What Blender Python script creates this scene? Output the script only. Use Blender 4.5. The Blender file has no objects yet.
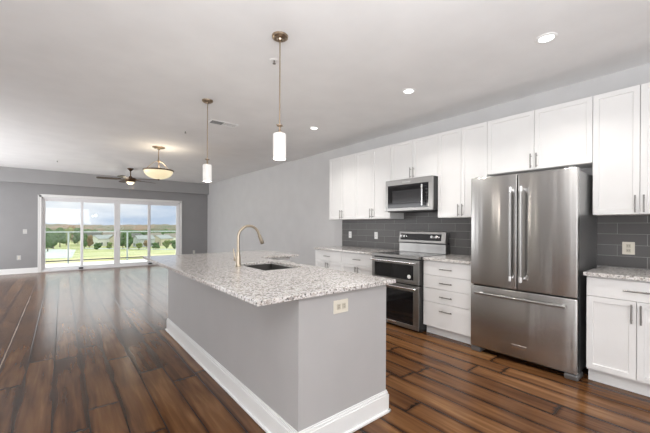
import bpy, bmesh, math, random
from mathutils import Vector, Matrix
random.seed(7)
S = bpy.context.scene
COL = S.collection

# ------------------------------------------------------------------ camera
CAMH, YAW, FPX = 1.289, 0.6829, 324.0
cd = bpy.data.cameras.new('camera'); cam = bpy.data.objects.new('camera', cd); COL.objects.link(cam)
cd.sensor_width = 36; cd.lens = 36 * FPX / 650; cd.shift_y = (225.6 - 216.5) / 650; cd.clip_end = 2000; cd.clip_start = .05
cam.location = (0, 0, CAMH)
cam.rotation_euler = (Matrix.Rotation(-YAW, 4, 'Z') @ Matrix.Rotation(math.pi / 2, 4, 'X') @ Matrix.Rotation(0.0044, 4, 'Z')).to_euler()
S.camera = cam

# ------------------------------------------------------------------ world: pale blue sky with soft clouds
w = bpy.data.worlds.new('sky'); S.world = w; w.use_nodes = True
nt = w.node_tree; nt.nodes.clear()
def N(nt, t, **k):
    n = nt.nodes.new(t)
    for a, b in k.items():
        if hasattr(n, a): setattr(n, a, b)
    return n
tc = N(nt, 'ShaderNodeTexCoord'); mp = N(nt, 'ShaderNodeMapping'); mp.inputs['Scale'].default_value = (3, 3, 9)
nz = N(nt, 'ShaderNodeTexNoise'); nz.inputs['Scale'].default_value = 1.6; nz.inputs['Detail'].default_value = 5
cr = N(nt, 'ShaderNodeValToRGB'); cr.color_ramp.elements[0].position = .42; cr.color_ramp.elements[1].position = .66
cr.color_ramp.elements[0].color = (.52, .62, .79, 1); cr.color_ramp.elements[1].color = (.96, .97, 1.0, 1)
bg = N(nt, 'ShaderNodeBackground'); bg.inputs['Strength'].default_value = .80
wo = N(nt, 'ShaderNodeOutputWorld')
L = nt.links
L.new(tc.outputs['Generated'], mp.inputs['Vector']); L.new(mp.outputs['Vector'], nz.inputs['Vector'])
L.new(nz.outputs['Fac'], cr.inputs['Fac']); L.new(cr.outputs['Color'], bg.inputs['Color'])
# thin bright overcast above the paler clouded band near the horizon
sz = N(nt, 'ShaderNodeSeparateXYZ'); L.new(tc.outputs['Generated'], sz.inputs[0])
mr = N(nt, 'ShaderNodeMapRange'); mr.inputs['From Min'].default_value = .11; mr.inputs['From Max'].default_value = .22
mr.inputs['To Min'].default_value = .72; mr.inputs['To Max'].default_value = 1.85
L.new(sz.outputs[2], mr.inputs['Value']); L.new(mr.outputs[0], bg.inputs['Strength'])
hz = N(nt, 'ShaderNodeMix'); hz.data_type = 'RGBA'; hz.inputs[7].default_value = (.97, .97, .98, 1)
m2 = N(nt, 'ShaderNodeMapRange'); m2.inputs['From Min'].default_value = .10; m2.inputs['From Max'].default_value = .2
L.new(sz.outputs[2], m2.inputs['Value']); L.new(m2.outputs[0], hz.inputs[0]); L.new(cr.outputs['Color'], hz.inputs[6]); L.new(hz.outputs[2], bg.inputs['Color']); L.new(bg.outputs['Background'], wo.inputs['Surface'])

# ------------------------------------------------------------------ room sizes
XL, XW, YB, YF, ZC = -2.6, 4.02, -3.0, 11.55, 2.735
XB, XU = 3.39, 3.695                       # door faces of base and wall cabinets
def area_light(name, loc, rot, sx, sy, power, color=(1, 1, 1), shape='RECTANGLE'):
    ld = bpy.data.lights.new(name, 'AREA'); ld.shape = shape; ld.size = sx
    if shape == 'RECTANGLE': ld.size_y = sy
    ld.energy = power; ld.color = color
    o = bpy.data.objects.new(name, ld); COL.objects.link(o); o.location = loc; o.rotation_euler = rot
    return o
# added fill lights for the room, set against the closed rear and left walls
area_light('wall_fill_light', (.8, YB + .06, 1.25), (math.radians(94), 0, 0), 5.0, 2.2, 40, (.96, .975, 1))
area_light('wall_fill_light', (XL + .05, 8.5, 1.1), (math.radians(92), 0, math.radians(-90)), 5.2, 2.0, 116, (.95, .97, 1))
area_light('wall_fill_light', (XL + .05, -1.1, 1.3), (math.radians(98), 0, math.radians(-90)), 3.4, 2.4, 74, (.96, .975, 1))
# added large soft fill light behind the camera, bounced off the ceiling
area_light('bounce_light', (-.3, -.7, 1.8), (math.radians(180 - 24), 0, 0), 3.2, 2.2, 100, (.96, .975, 1))
sd = bpy.data.lights.new('sun', 'SUN'); sd.energy = .3; sd.angle = .1; sd.color = (1, .95, .88)
so = bpy.data.objects.new('sun', sd); COL.objects.link(so); so.rotation_euler = (math.radians(50), 0, math.radians(40))

vs = S.view_settings
vs.view_transform = 'Standard'; vs.look = 'None'; vs.exposure = 0.55; vs.gamma = 1; vs.use_curve_mapping = False

# ------------------------------------------------------------------ materials
def mat(name, col=(.8, .8, .8), rough=.5, metal=0, spec=.5, **k):
    m = bpy.data.materials.new(name); m.use_nodes = True
    b = m.node_tree.nodes['Principled BSDF']
    b.inputs['Base Color'].default_value = (*col, 1); b.inputs['Roughness'].default_value = rough
    b.inputs['Metallic'].default_value = metal; b.inputs['Specular IOR Level'].default_value = spec
    for a, v in k.items(): b.inputs[a.replace('_', ' ')].default_value = v
    return m
def speckle(m, col, amount=.06, scale=8, bump=0, stretch=(1, 1, 1), bscale=None):
    """gentle procedural mottling of colour, with optional bump"""
    nt = m.node_tree; b = nt.nodes['Principled BSDF']; L = nt.links
    tc = N(nt, 'ShaderNodeTexCoord'); mp = N(nt, 'ShaderNodeMapping'); mp.inputs['Scale'].default_value = stretch
    nz = N(nt, 'ShaderNodeTexNoise'); nz.inputs['Scale'].default_value = scale; nz.inputs['Detail'].default_value = 4
    cr = N(nt, 'ShaderNodeValToRGB')
    cr.color_ramp.elements[0].position = .3; cr.color_ramp.elements[1].position = .7
    cr.color_ramp.elements[0].color = (*[c * (1 - amount) for c in col], 1); cr.color_ramp.elements[1].color = (*[min(1, c * (1 + amount)) for c in col], 1)
    L.new(tc.outputs['Object'], mp.inputs['Vector']); L.new(mp.outputs['Vector'], nz.inputs['Vector'])
    L.new(nz.outputs['Fac'], cr.inputs['Fac']); L.new(cr.outputs['Color'], b.inputs['Base Color'])
    if bump:
        bp = N(nt, 'ShaderNodeBump'); bp.inputs['Strength'].default_value = bump; bp.inputs['Distance'].default_value = .01
        n2 = nz
        if bscale:
            n2 = N(nt, 'ShaderNodeTexNoise'); n2.inputs['Scale'].default_value = bscale; L.new(mp.outputs['Vector'], n2.inputs['Vector'])
        L.new(n2.outputs['Fac'], bp.inputs['Height']); L.new(bp.outputs['Normal'], b.inputs['Normal'])
    return m
def paint(name, col, rough=.6, **k): return speckle(mat(name, col, rough, **k), col, .025, 3, .05, bscale=160)
M = {}
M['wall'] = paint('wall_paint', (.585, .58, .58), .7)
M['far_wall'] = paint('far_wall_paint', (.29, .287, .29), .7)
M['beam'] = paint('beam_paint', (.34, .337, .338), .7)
M['ceiling'] = paint('ceiling_paint', (.85, .85, .85), .8)
M['island_paint'] = paint('island_paint', (.44, .43, .425), .6)
M['trim'] = speckle(mat('white_trim_paint', (.83, .83, .82), .35), (.83, .83, .82), .01, 5)
M['cabinet'] = speckle(mat('white_cabinet_paint', (.77, .765, .755), .38), (.77, .765, .755), .012, 6)
M['vinyl'] = speckle(mat('white_vinyl', (.80, .80, .81), .4), (.80, .80, .81), .01, 5)
M['bronze'] = speckle(mat('aged_bronze', (.13, .085, .055), .35, .9), (.13, .085, .055), .2, 30)
M['antique'] = speckle(mat('antique_nickel', (.42, .33, .24), .3, 1), (.42, .33, .24), .1, 30)
M['faucet'] = speckle(mat('brushed_champagne_nickel', (.43, .37, .29), .36, 1), (.43, .37, .29), .05, 40)
M['nickel'] = speckle(mat('satin_nickel', (.30, .29, .275), .34, 1), (.30, .29, .275), .04, 60)
M['chrome'] = speckle(mat('bright_chrome', (.82, .82, .82), .12, 1), (.82, .82, .82), .02, 40)
M['black_glass'] = speckle(mat('black_glass', (.008, .008, .009), .06), (.008, .008, .009), .1, 4)
M['window_mesh'] = speckle(mat('dark_oven_window', (.028, .028, .03), .12), (.028, .028, .03), .1, 300)
M['black'] = speckle(mat('black_enamel', (.012, .012, .012), .4), (.012, .012, .012), .1, 20)
M['dark_grey'] = speckle(mat('dark_grey_plastic', (.05, .05, .052), .45), (.05, .05, .052), .1, 20)
M['sidegrey'] = speckle(mat('grey_fridge_side', (.22, .22, .22), .32, .7), (.22, .22, .22), .04, 10)
M['ivory'] = speckle(mat('ivory_plastic', (.72, .68, .58), .35), (.72, .68, .58), .02, 30)
M['ivory_dark'] = speckle(mat('ivory_receptacle', (.52, .48, .39), .4), (.52, .48, .39), .02, 30)
M['whiteplastic'] = speckle(mat('white_plastic', (.85, .85, .84), .35), (.85, .85, .84), .02, 30)
M['far_plate'] = speckle(mat('grey_plastic', (.55, .55, .54), .4), (.55, .55, .54), .02, 30)
M['slot'] = speckle(mat('dark_slot', (.05, .045, .04), .6), (.05, .045, .04), .1, 30)

def steel(name, col, rough, vertical=True):
    m = mat(name, col, rough, 1)
    nt = m.node_tree; b = nt.nodes['Principled BSDF']; L = nt.links
    tc = N(nt, 'ShaderNodeTexCoord'); mp = N(nt, 'ShaderNodeMapping')
    mp.inputs['Scale'].default_value = (1, 1, 60) if vertical else (60, 60, 1)
    nz = N(nt, 'ShaderNodeTexNoise'); nz.inputs['Scale'].default_value = 9; nz.inputs['Detail'].default_value = 3
    mr = N(nt, 'ShaderNodeMapRange'); mr.inputs['To Min'].default_value = rough - .01; mr.inputs['To Max'].default_value = rough + .015
    m2 = N(nt, 'ShaderNodeMapping'); m2.inputs['Scale'].default_value = (1, 6.0, .22)
    n2 = N(nt, 'ShaderNodeTexNoise'); n2.inputs['Scale'].default_value = 1.3; n2.inputs['Detail'].default_value = 1.5
    bp = N(nt, 'ShaderNodeBump'); bp.inputs['Strength'].default_value = .5; bp.inputs['Distance'].default_value = .016
    L.new(tc.outputs['Object'], mp.inputs['Vector']); L.new(mp.outputs['Vector'], nz.inputs['Vector'])
    (None if vertical else (L.new(nz.outputs['Fac'], mr.inputs['Value']), L.new(mr.outputs['Result'], b.inputs['Roughness'])))
    L.new(tc.outputs['Object'], m2.inputs['Vector']); L.new(m2.outputs['Vector'], n2.inputs['Vector'])
    L.new(n2.outputs['Fac'], bp.inputs['Height']); L.new(bp.outputs['Normal'], b.inputs['Normal'])
    if vertical:
        tg = N(nt, 'ShaderNodeTangent'); tg.direction_type = 'RADIAL'; tg.axis = 'Z'
        L.new(tg.outputs[0], b.inputs['Tangent']); b.inputs['Anisotropic'].default_value = .85; b.inputs['Anisotropic Rotation'].default_value = ANISO
    return m
ANISO = 0.25
M['steel'] = steel('brushed_stainless', (.46, .452, .44), .27)
M['steel_h'] = steel('brushed_stainless_trim', (.33, .324, .315), .36, False)

def granite():
    m = mat('speckled_granite', (.6, .58, .56), .12, 0, .55)
    nt = m.node_tree; b = nt.nodes['Principled BSDF']; L = nt.links
    tc = N(nt, 'ShaderNodeTexCoord')
    def ramp(src, stops, interp='LINEAR'):
        cr = N(nt, 'ShaderNodeValToRGB'); e = cr.color_ramp.elements; cr.color_ramp.interpolation = interp
        e[0].position, e[0].color = stops[0][0], (*stops[0][1], 1); e[1].position, e[1].color = stops[-1][0], (*stops[-1][1], 1)
        for p, c in stops[1:-1]:
            n = e.new(p); n.color = (*c, 1)
        L.new(src, cr.inputs['Fac']); return cr.outputs['Color']
    v1 = N(nt, 'ShaderNodeTexVoronoi'); v1.inputs['Scale'].default_value = 92; L.new(tc.outputs['Object'], v1.inputs['Vector'])
    sp = N(nt, 'ShaderNodeSeparateColor'); L.new(v1.outputs['Color'], sp.inputs['Color'])
    base = ramp(sp.outputs['Red'], [(0, (.72, .70, .68)), (.36, (.55, .52, .49)), (.50, (.36, .31, .27)), (.64, (.66, .63, .61)), (.80, (.15, .12, .10)), (.90, (.03, .026, .024))], 'CONSTANT')
    v2 = N(nt, 'ShaderNodeTexVoronoi'); v2.inputs['Scale'].default_value = 185; L.new(tc.outputs['Object'], v2.inputs['Vector'])
    s2 = N(nt, 'ShaderNodeSeparateColor'); L.new(v2.outputs['Color'], s2.inputs['Color'])
    fine = ramp(s2.outputs['Green'], [(0, (.75, .73, .71)), (.5, (.54, .51, .48)), (.83, (.10, .08, .07))], 'CONSTANT')
    mx = N(nt, 'ShaderNodeMix'); mx.data_type = 'RGBA'; mx.inputs[0].default_value = .4
    L.new(base, mx.inputs[6]); L.new(fine, mx.inputs[7]); L.new(mx.outputs[2], b.inputs['Base Color'])
    return m
M['granite'] = granite()

def math_node(nt, op, a, b=None):
    n = nt.nodes.new('ShaderNodeMath'); n.operation = op
    for i, v in enumerate((a, b)):
        if v is None: continue
        if isinstance(v, (int, float)): n.inputs[i].default_value = v
        else: nt.links.new(v, n.inputs[i])
    return n.outputs[0]
def wood_floor():
    m = mat('hand_scraped_plank_floor', (.1, .06, .04), .2, 0, .22)
    nt = m.node_tree; b = nt.nodes['Principled BSDF']; L = nt.links
    tc = N(nt, 'ShaderNodeTexCoord'); sx = N(nt, 'ShaderNodeSeparateXYZ'); L.new(tc.outputs['Object'], sx.inputs[0])
    mm = lambda op, a, b=None: math_node(nt, op, a, b)
    xr = mm('DIVIDE', mm('ADD', sx.outputs[0], .045), .19)
    row = mm('FLOOR', xr); fx = mm('FRACT', xr)
    wn = N(nt, 'ShaderNodeTexWhiteNoise'); wn.noise_dimensions = '1D'; L.new(row, wn.inputs['W'])
    yr = mm('ADD', mm('DIVIDE', sx.outputs[1], 1.45), mm('MULTIPLY', wn.outputs['Value'], 7.3))
    idx = mm('FLOOR', yr); fy = mm('FRACT', yr)
    cb = N(nt, 'ShaderNodeCombineXYZ'); L.new(row, cb.inputs[0]); L.new(idx, cb.inputs[1])
    w2 = N(nt, 'ShaderNodeTexWhiteNoise'); w2.noise_dimensions = '2D'; L.new(cb.outputs[0], w2.inputs['Vector'])
    rnd = w2.outputs['Value']
    # distance to plank edges (metres)
    ex = mm('MULTIPLY', mm('MINIMUM', fx, mm('SUBTRACT', 1, fx)), .19)
    ey = mm('MULTIPLY', mm('MINIMUM', fy, mm('SUBTRACT', 1, fy)), 1.45)
    ed = mm('MINIMUM', ex, ey)
    # grain
    off = N(nt, 'ShaderNodeVectorMath'); off.operation = 'ADD'
    cb2 = N(nt, 'ShaderNodeCombineXYZ'); L.new(mm('MULTIPLY', rnd, 37), cb2.inputs[0]); L.new(mm('MULTIPLY', rnd, 91), cb2.inputs[1])
    L.new(tc.outputs['Object'], off.inputs[0]); L.new(cb2.outputs[0], off.inputs[1])
    def noise(sc, scale, det, dist=0):
        mp = N(nt, 'ShaderNodeMapping'); mp.inputs['Scale'].default_value = sc; L.new(off.outputs[0], mp.inputs['Vector'])
        n = N(nt, 'ShaderNodeTexNoise'); n.inputs['Scale'].default_value = scale; n.inputs['Detail'].default_value = det; n.inputs['Distortion'].default_value = dist
        L.new(mp.outputs['Vector'], n.inputs['Vector']); return n.outputs['Fac']
    grain = noise((16, 1.2, 1), 1.6, 3, .4); blotch = noise((4.0, 1.0, 1), 1.3, 2, .2)
    t = mm('ADD', mm('ADD', mm('MULTIPLY', rnd, .17), .15), mm('ADD', mm('MULTIPLY', grain, .40), mm('MULTIPLY', blotch, .40)))
    edge = N(nt, 'ShaderNodeMapRange'); edge.inputs['From Max'].default_value = .03; edge.inputs['To Min'].default_value = -.18; edge.inputs['To Max'].default_value = 0
    L.new(mm('ADD', ed, mm('MULTIPLY', mm('SUBTRACT', grain, .5), .03)), edge.inputs['Value'])
    t = mm('ADD', t, edge.outputs[0])
    cr = N(nt, 'ShaderNodeValToRGB'); e = cr.color_ramp.elements
    e[0].position = .32; e[0].color = (.016, .0065, .0028, 1); e[1].position = .92; e[1].color = (.36, .19, .080, 1)
    n = e.new(.52); n.color = (.078, .031, .0115, 1); n = e.new(.70); n.color = (.165, .076, .029, 1)
    L.new(t, cr.inputs['Fac'])
    gap = N(nt, 'ShaderNodeMapRange'); gap.inputs['From Min'].default_value = .0012; gap.inputs['From Max'].default_value = .0050; L.new(ed, gap.inputs['Value'])
    mx = N(nt, 'ShaderNodeMix'); mx.data_type = 'RGBA'; mx.inputs[6].default_value = (.012, .007, .005, 1)
    L.new(gap.outputs[0], mx.inputs[0]); L.new(cr.outputs['Color'], mx.inputs[7])
    # one worn seam with pale filler showing, left of the island
    sm = mm('LESS_THAN', mm('ABSOLUTE', mm('ADD', sx.outputs[0], .425 )), mm('ADD', -.006, mm('MULTIPLY', grain, .022)))
    sm = mm('MULTIPLY', sm, mm('MULTIPLY', mm('GREATER_THAN', sx.outputs[1], 2.6), mm('LESS_THAN', sx.outputs[1], 7.8)))
    m3 = N(nt, 'ShaderNodeMix'); m3.data_type = 'RGBA'; m3.inputs[7].default_value = (.40, .33, .27, 1)
    L.new(sm, m3.inputs[0]); L.new(mx.outputs[2], m3.inputs[6]); L.new(m3.outputs[2], b.inputs['Base Color'])
    ro = N(nt, 'ShaderNodeMapRange'); ro.inputs['To Min'].default_value = .19; ro.inputs['To Max'].default_value = .23
    L.new(blotch, ro.inputs['Value']); L.new(ro.outputs[0], b.inputs['Roughness'])
    bp = N(nt, 'ShaderNodeBump'); bp.inputs['Strength'].default_value = .4; bp.inputs['Distance'].default_value = .002
    g2 = N(nt, 'ShaderNodeMapRange'); g2.inputs['From Max'].default_value = .006; L.new(ed, g2.inputs['Value'])
    L.new(mm('ADD', g2.outputs[0], mm('MULTIPLY', grain, .25)), bp.inputs['Height']); L.new(bp.outputs['Normal'], b.inputs['Normal'])
    return m
M['floor'] = wood_floor()

def tile_mat():
    m = mat('grey_glazed_subway_tile', (.13, .13, .135), .3, 0, .22)
    nt = m.node_tree; b = nt.nodes['Principled BSDF']; L = nt.links
    tc = N(nt, 'ShaderNodeTexCoord'); sx = N(nt, 'ShaderNodeSeparateXYZ'); L.new(tc.outputs['Object'], sx.inputs[0])
    cb = N(nt, 'ShaderNodeCombineXYZ')
    L.new(math_node(nt, 'ADD', sx.outputs[1], -.622 + 4.0), cb.inputs[0]); L.new(math_node(nt, 'ADD', sx.outputs[2], -.918), cb.inputs[1])
    br = N(nt, 'ShaderNodeTexBrick'); br.offset = .5; br.offset_frequency = 2
    br.inputs['Scale'].default_value = 1; br.inputs['Brick Width'].default_value = .4; br.inputs['Row Height'].default_value = .1016
    br.inputs['Mortar Size'].default_value = .0016; br.inputs['Mortar Smooth'].default_value = .1
    br.inputs['Color1'].default_value = (.105, .102, .100, 1); br.inputs['Color2'].default_value = (.130, .126, .124, 1); br.inputs['Mortar'].default_value = (.36, .355, .35, 1)
    L.new(cb.outputs[0], br.inputs['Vector']); L.new(br.outputs['Color'], b.inputs['Base Color'])
    bp = N(nt, 'ShaderNodeBump'); bp.invert = True; bp.inputs['Strength'].default_value = .6; bp.inputs['Distance'].default_value = .002
    L.new(br.outputs['Fac'], bp.inputs['Height']); L.new(bp.outputs['Normal'], b.inputs['Normal'])
    mr = N(nt, 'ShaderNodeMapRange'); mr.inputs['To Min'].default_value = .34; mr.inputs['To Max'].default_value = .7
    L.new(br.outputs['Fac'], mr.inputs['Value']); L.new(mr.outputs[0], b.inputs['Roughness'])
    return m
M['tile'] = tile_mat()

def glass_pane(name, tint=(.97, .985, .98), refl=.10):
    m = bpy.data.materials.new(name); m.use_nodes = True; nt = m.node_tree; nt.nodes.clear(); L = nt.links
    t = N(nt, 'ShaderNodeBsdfTransparent'); t.inputs[0].default_value = (*tint, 1)
    g = N(nt, 'ShaderNodeBsdfGlossy'); g.inputs['Roughness'].default_value = .02
    f = N(nt, 'ShaderNodeFresnel'); f.inputs[0].default_value = 1.45
    k = math_node(nt, 'MULTIPLY', f.outputs[0], refl * 10)
    mx = N(nt, 'ShaderNodeMixShader'); o = N(nt, 'ShaderNodeOutputMaterial')
    L.new(k, mx.inputs[0]); L.new(t.outputs[0], mx.inputs[1]); L.new(g.outputs[0], mx.inputs[2]); L.new(mx.outputs[0], o.inputs[0])
    return m
M['glass'] = glass_pane('clear_window_glass', refl=.05)
M['rail_glass'] = glass_pane('greenish_railing_glass', (.90, .95, .92), .04)
def glow(name, col, strength, base=(.9, .9, .88), nscale=25, stretch=(1, 1, 1), amt=.12):
    m = mat(name, base, .35); nt = m.node_tree; b = nt.nodes['Principled BSDF']; L = nt.links
    tc = N(nt, 'ShaderNodeTexCoord'); mp = N(nt, 'ShaderNodeMapping'); mp.inputs['Scale'].default_value = stretch
    nz = N(nt, 'ShaderNodeTexNoise'); nz.inputs['Scale'].default_value = nscale
    cr = N(nt, 'ShaderNodeValToRGB'); cr.color_ramp.elements[0].color = (*[c * (1 - amt) for c in col], 1); cr.color_ramp.elements[1].color = (*[min(1, c * (1 + amt)) for c in col], 1)
    L.new(tc.outputs['Object'], mp.inputs[0]); L.new(mp.outputs[0], nz.inputs['Vector']); L.new(nz.outputs['Fac'], cr.inputs[0]); L.new(cr.outputs[0], b.inputs['Emission Color'])
    b.inputs['Emission Strength'].default_value = strength
    return m
M['shade'] = glow('lit_white_glass', (1, .93, .86), .30, (.6, .58, .55), 3, (60, 60, .1), .25)
M['shade_hot'] = glow('lit_lamp_bulb', (1, .96, .9), 2, nscale=5)
M['alabaster'] = glow('lit_alabaster_glass', (1, .80, .52), .55, (.5, .42, .3), 9, (1, 1, 1), .15)
M['fanlight'] = glow('lit_fan_glass', (1, .80, .55), 1.2, (.6, .5, .4), 9)
M['lens'] = glow('lit_recessed_lens', (1, .985, .96), 2)
# outdoors
M['deck'] = speckle(mat('pale_balcony_deck', (.78, .79, .77), .6), (.78, .79, .77), .06, 6)
M['rail'] = speckle(mat('pale_rail_metal', (.40, .45, .43), .4), (.40, .45, .43), .03, 20)
M['rail_dark'] = speckle(mat('dark_rail_metal', (.05, .055, .05), .5), (.05, .055, .05), .1, 20)
def ramp_noise(name, stops, scale, stretch=(1, 1, 1), det=6, rough=.9, bump=0):
    m = mat(name, (.5, .5, .5), rough, 0, .2); nt = m.node_tree; b = nt.nodes['Principled BSDF']; L = nt.links
    tc = N(nt, 'ShaderNodeTexCoord'); mp = N(nt, 'ShaderNodeMapping'); mp.inputs['Scale'].default_value = stretch
    nz = N(nt, 'ShaderNodeTexNoise'); nz.inputs['Scale'].default_value = scale; nz.inputs['Detail'].default_value = det
    cr = N(nt, 'ShaderNodeValToRGB'); e = cr.color_ramp.elements
    e[0].position, e[0].color = stops[0][0], (*stops[0][1], 1); e[1].position, e[1].color = stops[-1][0], (*stops[-1][1], 1)
    for p, c in stops[1:-1]:
        n = e.new(p); n.color = (*c, 1)
    L.new(tc.outputs['Object'], mp.inputs[0]); L.new(mp.outputs[0], nz.inputs['Vector']); L.new(nz.outputs['Fac'], cr.inputs[0]); L.new(cr.outputs[0], b.inputs['Base Color'])
    return m
M['field'] = ramp_noise('meadow_ground', [(.3, (.16, .18, .07)), (.45, (.36, .36, .16)), (.58, (.47, .44, .27)), (.7, (.27, .29, .12))], .03, (1, 3.5, 1))
M['forest'] = ramp_noise('distant_woodland', [(.3, (.09, .11, .07)), (.5, (.15, .13, .09)), (.7, (.22, .14, .10))], .03, (1, 1, 2))
M['asphalt'] = ramp_noise('pale_pavement', [(.3, (.42, .43, .42)), (.7, (.55, .56, .55))], .1)
M['leaf'] = [ramp_noise('foliage', [(.3, a), (.7, b_)], .8) for a, b_ in (((.04, .075, .03), (.10, .15, .06)), ((.11, .14, .05), (.20, .23, .10)), ((.15, .10, .06), (.24, .17, .11)))]
M['bark'] = ramp_noise('bark', [(.3, (.10, .08, .06)), (.7, (.18, .15, .12))], 3)
M['siding'] = [ramp_noise('house_siding', [(.3, a), (.7, tuple(min(1, c * 1.1) for c in a))], 1) for a in ((.46, .40, .32), (.60, .58, .55), (.32, .26, .21), (.38, .38, .39))]
M['roof'] = [ramp_noise('roof_shingle', [(.3, a), (.7, tuple(min(1, c * 1.3) for c in a))], 1) for a in ((.10, .095, .09), (.19, .16, .14), (.26, .26, .265))]
M['house_glass'] = speckle(mat('dark_house_window', (.06, .07, .08), .15), (.06, .07, .08), .1, 3)

# ------------------------------------------------------------------ mesh helpers
ORG = {}
def empty(name, loc, label=None, cat=None, group=None):
    o = bpy.data.objects.new(name, None); COL.objects.link(o); o.location = loc; o.empty_display_size = .1
    ORG[o] = Vector(loc); tag(o, label, cat, group); return o
def tag(o, label=None, cat=None, group=None, kind=None):
    for k, v in (('label', label), ('category', cat), ('group', group), ('kind', kind)):
        if v: o[k] = v
    return o
class MB:
    def __init__(s): s.bm = bmesh.new()
    def box(s, x0, x1, y0, y1, z0, z1, bev=0, seg=1, mtx=None):
        r = bmesh.ops.create_cube(s.bm, size=1)
        T = Matrix.Translation(((x0 + x1) / 2, (y0 + y1) / 2, (z0 + z1) / 2)) @ Matrix.Diagonal((abs(x1 - x0), abs(y1 - y0), abs(z1 - z0), 1))
        if mtx is not None: T = mtx @ T
        bmesh.ops.transform(s.bm, matrix=T, verts=r['verts'])
        if bev:
            es = list({e for v in r['verts'] for e in v.link_edges})
            bmesh.ops.bevel(s.bm, geom=es, offset=bev, segments=seg, profile=.5, affect='EDGES')
        return s
    def cyl(s, a, b, r, r2=None, n=16, caps=True):
        a, b = Vector(a), Vector(b); d = b - a
        T = Matrix.Translation((a + b) / 2) @ d.to_track_quat('Z', 'Y').to_matrix().to_4x4()
        bmesh.ops.create_cone(s.bm, cap_ends=caps, segments=n, radius1=r, radius2=r if r2 is None else r2, depth=d.length, matrix=T)
        return s
    def lathe(s, c, prof, n=32, axis=None):
        """prof: (radius, height) pairs, revolved around z (or axis) through c"""
        R = (Vector(axis).to_track_quat('Z', 'Y').to_matrix() if axis else Matrix.Identity(3)); c = Vector(c)
        rings = []
        for r, h in prof:
            if r < 1e-5: rings.append([s.bm.verts.new(c + R @ Vector((0, 0, h)))])
            else: rings.append([s.bm.verts.new(c + R @ Vector((r * math.cos(2 * math.pi * i / n), r * math.sin(2 * math.pi * i / n), h))) for i in range(n)])
        for A, B in zip(rings, rings[1:]):
            for i in range(n):
                j = (i + 1) % n
                if len(A) == 1 and len(B) == 1: continue
                if len(A) == 1: s.bm.faces.new((A[0], B[i], B[j]))
                elif len(B) == 1: s.bm.faces.new((A[i], A[j], B[0]))
                else: s.bm.faces.new((A[i], A[j], B[j], B[i]))
        return s
    def tube(s, pts, r, n=14):
        pts = [Vector(p) for p in pts]; rs = r if isinstance(r, (list, tuple)) else [r] * len(pts)
        rings = []; up = Vector((0, 1, 0))
        for i, p in enumerate(pts):
            t = (pts[min(i + 1, len(pts) - 1)] - pts[max(i - 1, 0)]).normalized()
            u = up - t * up.dot(t)
            if u.length < .1: u = Vector((1, 0, 0)) - t * t.x
            u.normalize(); up = u; v = t.cross(u)
            rings.append([s.bm.verts.new(p + (u * math.cos(2 * math.pi * k / n) + v * math.sin(2 * math.pi * k / n)) * rs[i]) for k in range(n)])
        for A, B in zip(rings, rings[1:]):
            for k in range(n): s.bm.faces.new((A[k], A[(k + 1) % n], B[(k + 1) % n], B[k]))
        s.bm.faces.new(list(reversed(rings[0]))); s.bm.faces.new(rings[-1]); return s
    def prism(s, poly, z0, z1, bev=0, xf=lambda p, z: (p[0], p[1], z)):
        lo = [s.bm.verts.new(xf(p, z0)) for p in poly]; hi = [s.bm.verts.new(xf(p, z1)) for p in poly]
        f = [s.bm.faces.new(lo), s.bm.faces.new(hi)]
        n = len(poly)
        for i in range(n): s.bm.faces.new((lo[i], lo[(i + 1) % n], hi[(i + 1) % n], hi[i]))
        if bev:
            es = list({e for v in lo + hi for e in v.link_edges})
            bmesh.ops.bevel(s.bm, geom=es, offset=bev, segments=2, profile=.5, affect='EDGES')
        return s
    def grid_sheet(s, vs, nx):  # list of coordinates, nx per row
        V = [s.bm.verts.new(v) for v in vs]
        for j in range(len(vs) // nx - 1):
            for i in range(nx - 1): s.bm.faces.new((V[j * nx + i], V[j * nx + i + 1], V[(j + 1) * nx + i + 1], V[(j + 1) * nx + i]))
        return s
    def build(s, name, m, parent=None, smooth=False, origin=None):
        bmesh.ops.recalc_face_normals(s.bm, faces=s.bm.faces)
        if smooth:
            for f in s.bm.faces: f.smooth = True
            for e in s.bm.edges:
                if len(e.link_faces) == 2 and e.calc_face_angle(0) > math.radians(35): e.smooth = False
        o = Vector((0, 0, 0))
        if parent is not None: o = ORG[parent]
        elif origin is not None: o = Vector(origin)
        for v in s.bm.verts: v.co -= o
        me = bpy.data.meshes.new(name); s.bm.to_mesh(me); s.bm.free()
        me.materials.append(m)
        ob = bpy.data.objects.new(name, me); COL.objects.link(ob); ORG[ob] = o
        if parent is not None: ob.parent = parent
        else: ob.location = o
        return ob
def struct(name, mb, m): return tag(mb.build(name, m), kind='structure')
def copy_tree(o, parent=None, loc=None):
    c = o.copy(); COL.objects.link(c); c.parent = parent
    if loc is not None: c.location = loc
    for ch in list(o.children): copy_tree(ch, c)
    return c

# ------------------------------------------------------------------ room shell
T = .12
struct('floor', MB().box(XL - T, XW + T, YB - T, YF + .25, -.12, 0), M['floor'])
struct('ceiling', MB().box(XL - T, XW + T, YB - T, YF + .25, ZC, ZC + .12), M['ceiling'])
struct('wall_right', MB().box(XW, XW + T, YB - T, YF + .25, 0, ZC), M['wall'])
# patio door opening in the far wall
def xfar(u):
    s = (u - 325) / FPX; c, n = math.cos(YAW), math.sin(YAW)
    return YF * (n + c * s) / (c - n * s)
DX0, DX1, DZ = xfar(37.8), xfar(181.8), 2.10
CW = .075
OX0, OX1, OZ = DX0 + CW, DX1 - CW, DZ - CW
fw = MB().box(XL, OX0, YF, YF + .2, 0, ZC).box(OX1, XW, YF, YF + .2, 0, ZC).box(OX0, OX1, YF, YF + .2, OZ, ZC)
struct('wall_far', fw, M['far_wall'])
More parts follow.
